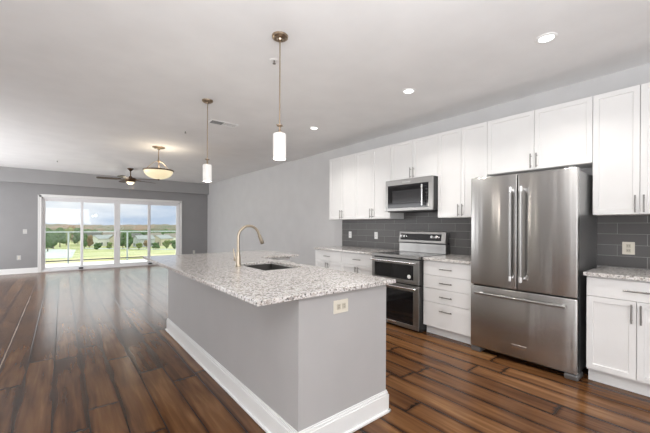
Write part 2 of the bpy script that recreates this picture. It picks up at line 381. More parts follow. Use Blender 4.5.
# left wall and rear wall, solid and out of view
struct('wall_left', MB().box(XL - T, XL, YB, YF, 0, ZC), M['wall'])
struct('wall_back', MB().box(XL - T, XW, YB - T, YB, 0, ZC), M['wall'])
struct('trim_1', MB().box(XL, XW, YF - .13, YF, 2.365, ZC), M['beam'])       # dropped beam over the patio door
def base_prof(y_or_x, axis, a, b, side):
    """baseboard with a cap and a shoe moulding"""
    m = MB(); s = side
    for t, z0, z1 in ((.014, 0, .115), (.009, .115, .128), (.005, .128, .14)):
        if axis == 'y': m.box(a, b, y_or_x, y_or_x + s * t, z0, z1, .001)
        else: m.box(y_or_x, y_or_x + s * t, a, b, z0, z1, .001)
    if axis == 'y': m.box(a, b, y_or_x, y_or_x + s * .024, 0, .02, .003)
    else: m.box(y_or_x, y_or_x + s * .024, a, b, 0, .02, .003)
    return m
struct('baseboard_far_left', base_prof(YF, 'y', XL, DX0, -1), M['trim'])
struct('baseboard_far_right', base_prof(YF, 'y', DX1, XW, -1), M['trim'])
struct('baseboard_right', base_prof(XW, 'x', 4.46, YF - .03, -1), M['trim'])
struct('baseboard_left', base_prof(XL, 'x', YB, YF - .03, 1), M['trim'])

# ------------------------------------------------------------------ patio door
cas = MB()
for i, (t, wd) in enumerate(((.016, CW), (.024, .022))):
    cas.box(DX0, DX0 + wd, YF - t, YF, 0, DZ, .002).box(DX1 - wd, DX1, YF - t, YF, 0, DZ, .002).box(DX0, DX1, YF - t, YF, DZ - wd, DZ, .002)
struct('trim_2', cas, M['trim'])
door = empty('door_1', ((OX0 + OX1) / 2, YF + .1, 0)); tag(door, kind='structure')
fr = MB().box(OX0, OX0 + .035, YF + .02, YF + .18, 0, OZ, .002).box(OX1 - .035, OX1, YF + .02, YF + .18, 0, OZ, .002)
fr.box(OX0, OX1, YF + .02, YF + .18, OZ - .045, OZ, .002).box(OX0, OX1, YF + .0, YF + .2, 0, .04, .003)
fr.build('door_frame', M['vinyl'], door)
gl = [(45.6, 80.6), (83.4, 114.2), (120.2, 147.8), (150.8, 176.2)]
gx = [(xfar(a) * 1.003, xfar(b) * 1.003) for a, b in gl]
GZ0, GZ1 = .115, 1.925
bounds = [(OX0 + .02, (gx[0][1] + gx[1][0]) / 2 + .02), ((gx[0][1] + gx[1][0]) / 2 - .02, (gx[1][1] + gx[2][0]) / 2),
          ((gx[1][1] + gx[2][0]) / 2, (gx[2][1] + gx[3][0]) / 2 + .02), ((gx[2][1] + gx[3][0]) / 2 - .02, OX1 - .02)]
for i, ((a, b), (g0, g1)) in enumerate(zip(bounds, gx)):
    y0 = YF + (.07 if i in (0, 3) else .035); y1 = y0 + .034
    if i == 0: g0 = a + .06
    if i == 3: g1 = b - .06
    p = MB().box(a, g0, y0, y1, .03, OZ - .03, .002).box(g1, b, y0, y1, .03, OZ - .03, .002)
    p.box(g0, g1, y0, y1, .03, GZ0, .002).box(g0, g1, y0, y1, GZ1, OZ - .03, .002)
    pn = p.build('door_panel', M['vinyl'], door)
    MB().box(g0 - .002, g1 + .002, y0 + .013, y0 + .021, GZ0 - .002, GZ1 + .002).build('pane', M['glass'], pn)
    if i in (1, 2):
        hx = b - .03 if i == 1 else a + .03
        MB().box(hx - .012, hx + .012, y0 - .03, y0, .93, 1.13, .004).build('door_handle', M['whiteplastic'], pn)
        fx = a if i == 1 else b
        MB().box(fx - .05, fx + .05, YF - .03, y0, .03, .075, .006).cyl((fx, YF - .04, .05), (fx, YF, .05), .02).build('foot_latch', M['dark_grey'], pn)

# ------------------------------------------------------------------ recessed lights, vents, sprinklers
def recessed(x, y, lab):
    e = empty('recessed_light', (x, y, ZC), lab, 'ceiling light', 'recessed ceiling lights')
    MB().lathe((x, y, ZC), [(.050, -.002), (.054, -.008), (.072, -.005), (.074, 0)], 40).build('trim_ring', M['whiteplastic'], e, True)
    MB().lathe((x, y, ZC), [(0, -.004), (.050, -.003)], 40).build('lens', M['lens'], e, True)
    a = area_light('lamp', (x, y, ZC - .012), (0, 0, 0), .09, .09, 6.5, (1, .96, .91), 'DISK'); a.data.spread = math.radians(124)
    a.parent = e; a.location = (0, 0, -.012)
for x, y, lab in ((2.88, .86, 'lit recessed ceiling light nearest the camera, above the refrigerator'),
                  (2.88, 2.13, 'lit recessed ceiling light in the middle of the row, above the range'),
                  (2.90, 3.83, 'lit recessed ceiling light farthest along the kitchen row, near the bare wall')):
    recessed(x, y, lab)
vent = empty('ceiling_vent', (2.03, 4.7, ZC), 'white slatted air vent in the ceiling beyond the far pendant', 'vent')
def at_ceiling(u, v):
    hy = 225.6 + .0044 * (u - 325); d = (ZC - CAMH) * FPX / (hy - v); r = (u - 325) / FPX * d
    c, n = math.cos(YAW), math.sin(YAW); return (r * c + d * n, d * c - r * n)
vx, vy = at_ceiling(223, 123.6)
vent.location = (vx, vy, ZC); ORG[vent] = Vector((vx, vy, ZC))
vm = MB().box(vx - .20, vx + .20, vy - .09, vy - .072, ZC - .008, ZC, .002).box(vx - .20, vx + .20, vy + .072, vy + .09, ZC - .008, ZC, .002)
vm.box(vx - .20, vx - .18, vy - .075, vy + .075, ZC - .008, ZC, .002).box(vx + .18, vx + .20, vy - .075, vy + .075, ZC - .008, ZC, .002).box(vx - .01, vx + .01, vy - .075, vy + .075, ZC - .008, ZC, .001)
vm.build('vent_frame', M['whiteplastic'], vent)
MB().box(vx - .18, vx + .18, vy - .073, vy + .073, ZC - .0015, ZC - .0005).build('duct_opening', M['slot'], vent)
for i in range(5):       # left bank of louvres stands open, the right bank is shut
    y = vy - .056 + i * .028
    MB().box(-.085, .085, -.004, .004, -.0007, .0007, mtx=Matrix.Translation((vx - .095, y, ZC - .006)) @ Matrix.Rotation(math.radians(55), 4, 'X')).build('louvre', M['far_plate'], vent)
    MB().box(-.085, .085, -.0135, .0135, -.0007, .0007, mtx=Matrix.Translation((vx + .095, y, ZC - .006)) @ Matrix.Rotation(math.radians(6), 4, 'X')).build('louvre', M['whiteplastic'], vent)
def sprinkler(u, v, lab):
    x, y = at_ceiling(u, v)
    e = empty('fire_sprinkler', (x, y, ZC), lab, 'sprinkler', 'ceiling sprinklers')
    MB().lathe((x, y, ZC), [(0, -.006), (.03, -.005), (.038, 0)], 24).build('escutcheon', M['whiteplastic'], e, True)
    MB().cyl((x, y, ZC - .006), (x, y, ZC - .03), .007).cyl((x, y, ZC - .034), (x, y, ZC - .03), .014).build('head', M['nickel'], e, True)
sprinkler(273.5, 60, 'small white sprinkler head in the ceiling beside the near pendant')
sprinkler(185, 131, 'small white sprinkler head in the ceiling between bowl light and far pendant')
sprinkler(57, 160.5, 'small sprinkler head in the living room ceiling, left of the fan')

# ------------------------------------------------------------------ pendants over the island
def pendant(x, y, lab):
    e = empty('pendant_light', (x, y, ZC), lab, 'pendant light', 'glass cylinder pendants over the island')
    MB().lathe((x, y, ZC), [(0, -.034), (.018, -.034), (.022, -.026), (.045, -.024), (.052, -.016), (.060, -.014), (.062, 0)], 36).build('canopy', M['antique'], e, True)
    MB().cyl((x, y, ZC - .03), (x, y, 2.02), .0048, n=12).build('rod', M['antique'], e, True)
    h = MB().lathe((x, y, 0), [(0, 2.062), (.006, 2.062), (.022, 2.055), (.022, 2.048), (.008, 2.04), (.008, 2.01), (.012, 2.0), (.03, 1.997), (.03, 1.985), (0, 1.985)], 24)
    h.cyl((x - .03, y, 2.052), (x + .03, y, 2.052), .003)
    h.build('socket_cap', M['antique'], e, True)
    n = 48
    sh = MB(); pr = [(.044, 1.989), (.0485, 1.983), (.049, 1.795), (.045, 1.795), (.0445, 1.977), (.03, 1.983)]
    sh.lathe((x, y, 0), pr, n).build('glass_shade', M['shade'], e, True)
    MB().lathe((x, y, 0), [(0, 1.80), (.02, 1.805), (.028, 1.83), (.025, 1.86), (.012, 1.89), (.012, 1.94), (0, 1.94)], 20).build('bulb', M['shade_hot'], e, True)
    return e
p0 = pendant(1.29, 2.14, 'slim rod pendant with lit white cylinder shade over the near end of the island')
ld = bpy.data.lights.new('lamp', 'POINT'); ld.energy = 5; ld.color = (1, .93, .84); ld.shadow_soft_size = .05
lo = bpy.data.objects.new('lamp', ld); COL.objects.link(lo); lo.parent = p0; lo.location = (0, 0, 1.74 - ZC)
p1 = copy_tree(p0, None, (1.31, 3.78, ZC)); p1['label'] = 'slim rod pendant with lit white cylinder shade over the far end of the island'

# bowl pendant
bx, by = 1.40, 6.64
e = empty('bowl_chandelier', (bx, by, ZC), 'hanging alabaster glass bowl light with bronze rim in the dining area', 'chandelier')
MB().lathe((bx, by, ZC), [(0, -.055), (.02, -.05), (.03, -.03), (.075, -.025), (.11, -.012), (.112, 0)], 36).build('canopy', M['antique'], e, True)
MB().cyl((bx, by, ZC - .04), (bx, by, 2.17), .008).lathe((bx, by, 0), [(0, 2.50), (.02, 2.49), (.024, 2.47), (.012, 2.45), (0, 2.45)], 16).build('stem', M['antique'], e, True)
prof = [(0, 2.140)] + [(.246 * math.sin(a), 2.295 - .155 * math.cos(a)) for a in [math.radians(k) for k in range(8, 91, 8)]] + [(.249, 2.296), (.238, 2.296), (.18, 2.21), (0, 2.152)]
MB().lathe((bx, by, 0), prof, 48).build('glass_bowl', M['alabaster'], e, True)
MB().lathe((bx, by, 0), [(.250, 2.288), (.260, 2.291), (.264, 2.300), (.260, 2.311), (.248, 2.314), (.239, 2.308), (.240, 2.298), (.250, 2.288)], 48).build('rim', M['bronze'], e, True)
for k in range(3):
    a = math.radians(25 + 120 * k); ca, sa = math.cos(a), math.sin(a)
    pts = [(bx + r * ca, by + r * sa, z) for r, z in ((.015, 2.475), (.09, 2.455), (.155, 2.40), (.215, 2.345), (.244, 2.310))]
    MB().tube(pts, .004, 8).build('support_arm', M['antique'], e, True)
MB().lathe((bx, by, 0), [(0, 2.115), (.012, 2.12), (.014, 2.13), (.02, 2.142), (0, 2.145)], 16).build('finial', M['bronze'], e, True)
ld = bpy.data.lights.new('lamp', 'POINT'); ld.energy = 3.5; ld.color = (1, .88, .72); ld.shadow_soft_size = .08
lo = bpy.data.objects.new('lamp', ld); COL.objects.link(lo); lo.parent = e; lo.location = (.1, 0, 2.36 - ZC)

# ceiling fan
fx, fy = 1.37, 9.6
e = empty('ceiling_fan', (fx, fy, ZC), 'dark bronze five-blade ceiling fan with lit bowl near the patio door', 'ceiling fan')
MB().lathe((fx, fy, ZC), [(0, -.075), (.02, -.075), (.035, -.055), (.068, -.02), (.07, 0)], 28).build('canopy', M['bronze'], e, True)
MB().cyl((fx, fy, ZC - .06), (fx, fy, 2.50), .013).build('downrod', M['bronze'], e, True)
MB().lathe((fx, fy, 0), [(0, 2.53), (.03, 2.53), (.05, 2.505), (.11, 2.49), (.135, 2.465), (.14, 2.43), (.115, 2.405), (.11, 2.385), (0, 2.385)], 36).build('motor_housing', M['bronze'], e, True)
MB().lathe((fx, fy, 0), [(.085, 2.385), (.084, 2.365), (.068, 2.338), (.04, 2.325), (0, 2.32)], 36).build('light_bowl', M['fanlight'], e, True)
M['blade'] = ramp_noise('dark_walnut_blade', [(.3, (.05, .032, .024)), (.7, (.09, .06, .045))], 6, (1, 8, 1), rough=.45)
for k in range(5):
    R = Matrix.Translation((fx, fy, 2.445)) @ Matrix.Rotation(math.radians(28 + 72 * k), 4, 'Z') @ Matrix.Rotation(math.radians(11), 4, 'X')
    m = MB(); poly = [(.20, -.05), (.26, -.062), (.60, -.070), (.69, -.066), (.715, -.045), (.72, 0), (.715, .045), (.69, .066), (.60, .070), (.26, .062), (.20, .05)]
    m.prism(poly, -.004, .004, 0, lambda p, z: R @ Vector((p[0], p[1], z))); b = m.build('blade', M['blade'], e)
    MB().box(.10, .26, -.018, .018, -.011, -.004, .002, mtx=R).box(.22, .28, -.04, .04, -.011, -.0045, .002, mtx=R).build('blade_iron', M['bronze'], b)
for dx in (-.035, .045):
    MB().cyl((fx + dx, fy - .1, 2.39), (fx + dx, fy - .1, 2.17 + dx), .0022, n=6).lathe((fx + dx, fy - .1, 2.15 + dx), [(0, 0), (.008, .005), (.009, .018), (0, .028)], 10).build('pull_chain', M['antique'], e, True)
ld = bpy.data.lights.new('lamp', 'POINT'); ld.energy = 3; ld.color = (1, .88, .72); ld.shadow_soft_size = .08
lo = bpy.data.objects.new('lamp', ld); COL.objects.link(lo); lo.parent = e; lo.location = (0, 0, 2.24 - ZC)

# ------------------------------------------------------------------ cabinets
def shaker(mb, xf, y0, y1, z0, z1, t=.02, rail=.057, dep=.008):
    """framed door whose face looks along -x at xf"""
    bm = mb.bm
    r = bmesh.ops.create_cube(bm, size=1)
    bmesh.ops.transform(bm, matrix=Matrix.Translation((xf + t / 2, (y0 + y1) / 2, (z0 + z1) / 2)) @ Matrix.Diagonal((t, y1 - y0, z1 - z0, 1)), verts=r['verts'])
    f = min({f for v in r['verts'] for f in v.link_faces}, key=lambda f: f.calc_center_median().x)
    es = list(f.edges)
    bmesh.ops.inset_individual(bm, faces=[f], thickness=.0015, depth=0)
    bmesh.ops.translate(bm, verts=f.verts, vec=(-.0015, 0, 0))
    bmesh.ops.inset_individual(bm, faces=[f], thickness=rail, depth=0)
    bmesh.ops.inset_individual(bm, faces=[f], thickness=.004, depth=0)
    bmesh.ops.translate(bm, verts=f.verts, vec=(dep, 0, 0))
    return mb
def pull_v(xf, y, z0, z1, parent):
    m = MB().cyl((xf - .03, y, z0), (xf - .03, y, z1), .0058, n=12)
    for z in (z0 + .022, z1 - .022): m.cyl((xf - .03, y, z), (xf, y, z), .0045, n=10)
    m.build('handle', M['nickel'], parent, True)
def pull_h(xf, yc, z, parent, w=.15):
    m = MB().cyl((xf - .03, yc - w / 2, z), (xf - .03, yc + w / 2, z), .0058, n=12)
    for y in (yc - w / 2 + .022, yc + w / 2 - .022): m.cyl((xf - .03, y, z), (xf, y, z), .0045, n=10)
    m.build('handle', M['nickel'], parent, True)
G = .0018
def upper(y0, y1, z0, z1, lab):
    e = empty('wall_cabinet', (XW, (y0 + y1) / 2, z0), lab, 'cabinet', 'white wall cabinets')
    MB().box(XU + .021, XW - .001, y0 + .0005, y1 - .0005, z0, z1, .001).build('body', M['cabinet'], e)
    ym = (y0 + y1) / 2
    for a, b, hy in ((y0 + G, ym - G, ym - .026), (ym + G, y1 - G, ym + .026)):
        d = shaker(MB(), XU, a, b, z0 + .002, z1 - .002).build('door', M['cabinet'], e)
        pull_v(XU, hy, z0 + .015, z0 + .158, d)
Y = [4.427, 3.758, 3.045, 2.282, 1.669, .742, .125]
UB, UT = 1.394, 2.464
upper(Y[1], Y[0], UB, UT, 'tall white two-door wall cabinet at the far end of the row')
upper(Y[2], Y[1], UB, UT, 'tall white two-door wall cabinet just left of the microwave')
upper(Y[3], Y[2], 1.925, UT, 'short white two-door wall cabinet directly above the microwave')
upper(Y[4], Y[3], UB, UT, 'tall white two-door wall cabinet between microwave and refrigerator')
upper(Y[5], Y[4], 1.865, UT, 'short wide white wall cabinet directly above the refrigerator')
upper(Y[6], Y[5], UB, UT, 'tall white two-door wall cabinet right of the refrigerator')
def base(y0, y1, drawers, doors, lab, name='base_cabinet'):
    e = empty(name, (XW, (y0 + y1) / 2, 0), lab, 'cabinet', 'white base cabinets')
    MB().box(XB + .021, XW - .001, y0 + .0005, y1 - .0005, .105, .882, .001).build('body', M['cabinet'], e)
    MB().box(XB + .075, XW - .002, y0 + .0005, y1 - .0005, 0, .105).build('toe_kick', M['cabinet'], e)
    ym = (y0 + y1) / 2
    for a, b in drawers:
        d = MB().box(XB, XB + .02, y0 + G, y1 - G, a, b, .0015, 2).build('drawer', M['cabinet'], e)
        pull_h(XB, ym, (a + b) / 2 + (.0 if b - a < .2 else (b - a) * .22), d)
    if doors:
        for a, b, hy in ((y0 + G, ym - G, ym - .026), (ym + G, y1 - G, ym + .026)):
            d = shaker(MB(), XB, a, b, doors[0], doors[1]).build('door', M['cabinet'], e)
            pull_v(XB, hy, doors[1] - .165, doors[1] - .02, d)
base(Y[1], Y[0], [(.708, .872)], (.108, .704), 'white base cabinet with one drawer at the far end of the row')
base(Y[2], Y[1], [(.708, .872)], (.108, .704), 'white base cabinet with one drawer just left of the range')
base(Y[4] + .004, Y[3], [(.712, .872), (.558, .708), (.395, .554), (.108, .391)], None, 'white four-drawer base cabinet between range and refrigerator')
base(.108, .718, [(.722, .872)], (.122, .718), 'white two-door base cabinet right of the refrigerator')

def counter(y0, y1, lab):
    o = MB().box(XB - .022, XW - .0015, y0, y1, .884, .914, .003, 2).build('countertop', M['granite'], origin=(XW - .3, (y0 + y1) / 2, .884))
    tag(o, lab, 'countertop', 'granite wall countertops')
counter(Y[2] + .004, Y[0] + .025, 'speckled granite countertop on the base cabinets left of the range')
counter(Y[4] + .003, Y[3] - .003, 'short speckled granite countertop between range and refrigerator')
counter(.10, .735, 'speckled granite countertop right of the refrigerator')
struct('backsplash', MB().box(XW - .009, XW, .132, 4.43, .9145, 1.3935).box(XW - .009, XW, 2.283, 3.044, 1.3935, 1.49), M['tile'])

# ------------------------------------------------------------------ outlets
def outlet_x(y, z, lab, m, w=.07, grp='outlets on the tiled backsplash', gangs=1):
    x = XW - .009
    e = empty('wall_outlet', (x, y, z), lab, 'outlet', grp)
    MB().box(x - .006, x, y - w / 2, y + w / 2, z - .057, z + .057, .002, 2).build('cover_plate', m, e)
    for g in range(gangs):
        yy = y + (g - (gangs - 1) / 2) * .046
        for dz in (-.021, .021):
            rr = MB().box(x - .0085, x - .005, yy - .015, yy + .015, z + dz - .016, z + dz + .016, .003, 2).build('receptacle', M['ivory_dark'] if m is M['ivory'] else m, e)
            for dy in (-.006, .006): MB().box(x - .0092, x - .008, yy + dy - .001, yy + dy + .001, z + dz - .005, z + dz + .006).build('slot', M['slot'], rr)
def yback(u):
    s = (u - 325) / FPX; c, n = math.cos(YAW), math.sin(YAW); return (XW - .01) * (c - n * s) / (c * s + n)
outlet_x(yback(350.3), 1.13, 'white outlet at the left end of the tiled backsplash', M['whiteplastic'])
outlet_x(yback(376.2), 1.13, 'white outlet on the backsplash just left of the range', M['whiteplastic'])
outlet_x(yback(628.6), 1.095, 'ivory outlet on the dark tile right of the refrigerator', M['ivory'], .085)
def far_plate(u, z, w, h, name, lab, cat, sw=False):
    x = xfar(u)
    e = empty(name, (x, YF, z), lab, cat)
    MB().box(x - w / 2, x + w / 2, YF - .006, YF, z - h / 2, z + h / 2, .002).build('cover_plate', M['far_plate'], e)
    if sw:
        for dx in (-.023, .023): MB().box(x + dx - .006, x + dx + .006, YF - .016, YF - .005, z - .004, z + .016, .002).build('toggle', M['ivory'], e)
    else:
        for dz in (-.02, .02): MB().box(x - .015, x + .015, YF - .009, YF - .005, z + dz - .014, z + dz + .014, .003).build('receptacle', M['ivory'], e)
far_plate(19, .42, .08, .12, 'wall_outlet', 'white outlet low on the grey wall left of the patio door', 'outlet')
far_plate(25, 1.10, .08, .12, 'light_switch', 'white light switch plate at mid height left of the patio door', 'switch', True)
far_plate(194, .36, .075, .115, 'wall_outlet', 'small outlet on the grey wall right of the patio door', 'outlet')

# ------------------------------------------------------------------ island
IX0, IX1, IY0, IY1 = 1.017, 1.752, 1.477, 4.29
EX1, EY0 = 2.30, 3.52
isl = empty('kitchen_island', ((IX0 + IX1) / 2, 2.9, 0), 'long grey painted kitchen island with tall white baseboard', 'kitchen island')
MB().prism([(IX0, IY0), (IX1, IY0), (IX1, IY0 + .11), (IX0 + .12, IY0 + .11), (IX0 + .12, IY1 - .11), (EX1, IY1 - .11), (EX1, IY1), (IX0, IY1)], 0, .8835).build('painted_wall', M['island_paint'], isl)
BH = .15
bm_ = MB()
for t, z0, z1 in ((.016, 0, BH - .028), (.011, BH - .028, BH - .012), (.006, BH - .012, BH)):
    bm_.box(IX0 - t, IX0, IY0 - t, IY1 + t, z0, z1, .001).box(IX0 - t, IX1 + t, IY0 - t, IY0, z0, z1, .001)
    bm_.box(IX1, IX1 + t, IY0 - t, IY0 + .11, z0, z1, .001).box(IX0 - t, EX1 + t, IY1, IY1 + t, z0, z1, .001)
t = .028
bm_.box(IX0 - t, IX0, IY0 - t, IY1 + t, 0, .02, .004).box(IX0 - t, IX1 + t, IY0 - t, IY0, 0, .02, .004).box(IX1, IX1 + t, IY0 - t, IY0 + .11, 0, .02, .004).box(IX0 - t, EX1 + t, IY1, IY1 + t, 0, .02, .004)
bm_.build('baseboard', M['trim'], isl)
cb = MB().box(IX0 + .125, IX1 - .022, IY0 + .115, EY0 + .02, .105, .70, 0).box(IX0 + .125, IX1 - .09, IY0 + .115, EY0, 0, .105)
cb.box(IX0 + .125, EX1 - .002, EY0 + .022, IY1 - .115, .105, .8835).box(IX0 + .13, EX1 - .002, EY0 + .09, IY1 - .115, 0, .105)
cb.build('cabinet_body', M['cabinet'], isl)
# doors on the working side (faces +x) and on the short return (faces -y)
def slab_door(x0, x1, y0, y1, z0, z1, parent, axis):
    m = MB().box(x0, x1, y0, y1, z0, z1, .0015)
    r = .055
    if axis == 'x':
        for a, b, c, d in ((y0, y1, z1 - r, z1), (y0, y1, z0, z0 + r), (y0, y0 + r, z0 + r, z1 - r), (y1 - r, y1, z0 + r, z1 - r)): m.box(x1 - .001, x1 + .006, a, b, c, d, .001)
    else:
        for a, b, c, d in ((x0, x1, z1 - r, z1), (x0, x1, z0, z0 + r), (x0, x0 + r, z0 + r, z1 - r), (x1 - r, x1, z0 + r, z1 - r)): m.box(a, b, y0 - .006, y0 + .001, c, d, .001)
    return m.build('door', M['cabinet'], parent)
ys = [IY0 + .12, 1.98, 2.39, 2.80, 3.21, EY0 - .02]
for a, b in zip(ys, ys[1:]):
    d = slab_door(IX1 - .02, IX1 - .006, a + G, b - G, .11, .875, isl, 'x')
    MB().cyl((IX1 + .03, b - .04, .68), (IX1 + .03, b - .04, .83), .0058, n=12).cyl((IX1, b - .04, .70), (IX1 + .03, b - .04, .70), .0045, n=8).cyl((IX1, b - .04, .81), (IX1 + .03, b - .04, .81), .0045, n=8).build('handle', M['nickel'], d, True)
slab_door(IX1 + .03, EX1 - .01, EY0 + .006, EY0 + .02, .11, .875, isl, 'y')

# countertop: L shaped slab with a sink cut-out
SX0, SX1, SY0, SY1 = 1.31, 1.715, 2.395, 3.0
CX0, CX1, CY0, CY1, CE, CEY = .752, 1.825, 1.45, 4.36, 2.38, 3.46
ct = MB()
z0, z1 = .887, .914
def slab_with_hole(bm):
    xs = [CX0, SX0, SX1, CX1, CE]; yy = [CY0, SY0, SY1, CEY, CY1]
    V = {}
    def v(i, j, z):
        k = (i, j, z)
        if k not in V: V[k] = bm.verts.new((xs[i], yy[j], z))
        return V[k]
    cells = {(i, j) for i in range(4) for j in range(4) if not (i == 1 and j == 1) and not (i == 3 and j < 3)}
    for (i, j) in cells:
        bm.faces.new((v(i, j, z1), v(i + 1, j, z1), v(i + 1, j + 1, z1), v(i, j + 1, z1)))
        bm.faces.new((v(i, j, z0), v(i, j + 1, z0), v(i + 1, j + 1, z0), v(i + 1, j, z0)))
        for (di, dj, a, b) in ((-1, 0, (i, j), (i, j + 1)), (1, 0, (i + 1, j), (i + 1, j + 1)), (0, -1, (i, j), (i + 1, j)), (0, 1, (i, j + 1), (i + 1, j + 1))):
            if (i + di, j + dj) not in cells: bm.faces.new((v(*a, z0), v(*b, z0), v(*b, z1), v(*a, z1)))
    bmesh.ops.recalc_face_normals(bm, faces=bm.faces)
    es = [e for e in bm.edges if len(e.link_faces) == 2 and e.calc_face_angle(0) > 1]
    bmesh.ops.bevel(bm, geom=es, offset=.003, segments=2, profile=.5, affect='EDGES')
slab_with_hole(ct.bm)
o = ct.build('island_countertop', M['granite'], origin=(1.3, 2.9, .884)); tag(o, 'large L-shaped speckled granite countertop overhanging the grey island', 'countertop')
# sink
e = empty('kitchen_sink', ((SX0 + SX1) / 2, (SY0 + SY1) / 2, .70), 'stainless undermount sink set in the island countertop', 'sink')
M['sink'] = steel('satin_sink_steel', (.15, .145, .14), .4)
sk = MB(); q = .012
sk.box(SX0 - q, SX1 + q, SY0 - q, SY1 + q, .705, .712).box(SX0 - q, SX0 + .002, SY0 - q, SY1 + q, .71, .8835).box(SX1 - .002, SX1 + q, SY0 - q, SY1 + q, .71, .8835)
sk.box(SX0, SX1, SY0 - q, SY0 + .002, .71, .8835).box(SX0, SX1, SY1 - .002, SY1 + q, .71, .8835)
sk.build('basin', M['sink'], e)
MB().lathe(((SX0 + SX1) / 2, (SY0 + SY1) / 2, .712), [(0, .001), (.03, .002), (.045, .004), (.05, 0)], 24).build('drain', M['chrome'], e, True)
# faucet
ax, ay = 1.245, 2.777
e = empty('kitchen_faucet', (ax, ay, .914), 'brushed champagne gooseneck pull-down faucet beside the island sink', 'faucet')
MB().lathe((ax, ay, .914), [(0, .0), (.029, 0), (.029, .006), (.024, .012), (.0225, .02), (.0225, .085), (.019, .10), (.0135, .135), (0, .135)], 28).build('base', M['faucet'], e, True)
R_ = .105; top = 1.283 - R_
pts = [(ax, ay, 1.03), (ax, ay, 1.10), (ax, ay, top)] + [(ax + R_ - R_ * math.cos(a), ay, top + R_ * math.sin(a)) for a in [math.radians(k) for k in range(12, 163, 10)]]
last = Vector(pts[-1]); dr = (Vector(pts[-1]) - Vector(pts[-2])).normalized()
pts.append(tuple(last + dr * .012))
MB().tube(pts, .0125, 16).build('spout', M['faucet'], e, True)
a0 = last + dr * .012
h = MB().tube([a0, a0 + dr * .004, a0 + dr * .012, a0 + dr * .06, a0 + dr * .085, a0 + dr * .092], [.013, .0165, .0165, .0185, .0185, .015], 18)
h.build('spray_head', M['faucet'], e, True)
hd = Vector((-.3, .95, 0)).normalized()
c0 = Vector((ax, ay, .975))
hm = MB().cyl(c0, c0 + hd * .045, .014).tube([c0 + hd * .04, c0 + hd * .05 + Vector((0, 0, .02)), c0 + hd * .065 + Vector((0, 0, .10))], [.009, .007, .0055], 10)
hm.build('lever_handle', M['faucet'], e, True)
# outlet on the island end (double gang, on its side)
ox, oz = 1.327, .797
e = empty('island_outlet', (ox, IY0, oz), 'ivory outlet plate on the end of the grey island', 'outlet')
MB().box(ox - .0585, ox + .0585, IY0 - .006, IY0, oz - .04, oz + .04, .002, 2).build('cover_plate', M['ivory'], e)
for dx in (-.021, .021):
    rr = MB().box(ox + dx - .015, ox + dx + .015, IY0 - .0085, IY0 - .005, oz - .016, oz + .016, .003, 2).build('receptacle', M['ivory_dark'], e)
    for dz in (-.006, .006): MB().box(ox + dx - .005, ox + dx + .005, IY0 - .0094, IY0 - .008, oz + dz - .001, oz + dz + .001).build('slot', M['slot'], rr)

# ------------------------------------------------------------------ lettering helper (faces -x)
def lettering(txt, x, yc, zc, h, parent, m):
    cu = bpy.data.curves.new('lettering', 'FONT'); cu.body = txt; cu.size = h; cu.extrude = .0004; cu.align_x = 'CENTER'; cu.align_y = 'CENTER'
    o = bpy.data.objects.new('lettering', cu)
    me = bpy.data.meshes.new_from_object(o); bpy.data.objects.remove(o)
    me.materials.clear(); me.materials.append(m)
    R = Matrix(((0, 0, -1), (-1, 0, 0), (0, 1, 0))).to_4x4()
    me.transform(R); me.transform(Matrix.Translation(Vector((x, yc, zc)) - ORG[parent]))
    ob = bpy.data.objects.new('lettering', me); COL.objects.link(ob); ob.parent = parent; ORG[ob] = ORG[parent]
    return ob

# ------------------------------------------------------------------ refrigerator
FX, FY0, FY1 = 3.315, .760, 1.662
fr = empty('refrigerator', (3.67, (FY0 + FY1) / 2, 0), 'stainless french-door refrigerator with bottom freezer drawer', 'refrigerator')
MB().box(FX + .075, XW - .02, FY0 + .006, FY1 - .006, .045, 1.765, .004).build('body', M['sidegrey'], fr)
MB().box(FX + .045, FX + .08, FY0 + .012, FY1 - .012, .09, 1.76).build('gasket', M['black'], fr)
ym = (FY0 + FY1) / 2 + .010
def rounded(mb, x0, x1, y0, y1, z0, z1, b=.008): return mb.box(x0, x1, y0, y1, z0, z1, b, 3)
FZ = .688
for a, b, hy in ((ym + .003, FY1, ym + .042), (FY0, ym - .003, ym - .048)):
    d = rounded(MB(), FX, FX + .06, a, b, FZ + .006, 1.785).build('door', M['steel'], fr, True)
    m = MB().tube([(FX - .055, hy, .775), (FX - .055, hy, 1.66)], .0135, 16).build('handle', M['steel_h'], d, True)
    for z in (.80, 1.635): MB().tube([(FX, hy, z), (FX - .055, hy, z)], .012, 14).lathe((FX - .055, hy, z), [(.0138, -.025), (.0165, -.024), (.0165, .024), (.0138, .025)], 18).build('handle_mount', M['chrome'], d, True)
d = rounded(MB(), FX, FX + .06, FY0, FY1, .055, FZ - .006).build('freezer_drawer', M['steel'], fr, True)
MB().tube([(FX - .055, FY0 + .07, .617), (FX - .055, FY1 - .07, .617)], .0125, 16).build('handle', M['steel_h'], d, True)
for y in (FY0 + .10, FY1 - .10): MB().tube([(FX, y, .617), (FX - .055, y, .617)], .012, 14).build('handle_mount', M['chrome'], d, True)
bd = MB().box(FX - .005, FX + .001, 1.135, 1.265, .142, .178, .0015).build('badge', M['chrome'], d)
MB().box(FX + .062, FX + .10, FY0 + .02, FY1 - .02, .03, .09).build('base_grille', M['black'], fr)
for y in (FY0 + .045, FY1 - .05):
    MB().box(FX + .006, FX + .17, y - .05, y + .05, .0, .05, .012, 2).build('foot', M['sidegrey'], fr)
for y in (FY0 + .05, FY1 - .05):
    MB().box(FX + .035, FX + .16, y - .03, y + .03, 1.766, 1.80, .008, 2).build('hinge_cover', M['sidegrey'], fr)
rb = lettering('KitchenAid', FX - .0052, 1.20, .16, .024, fr, M['slot']); rb.parent = d

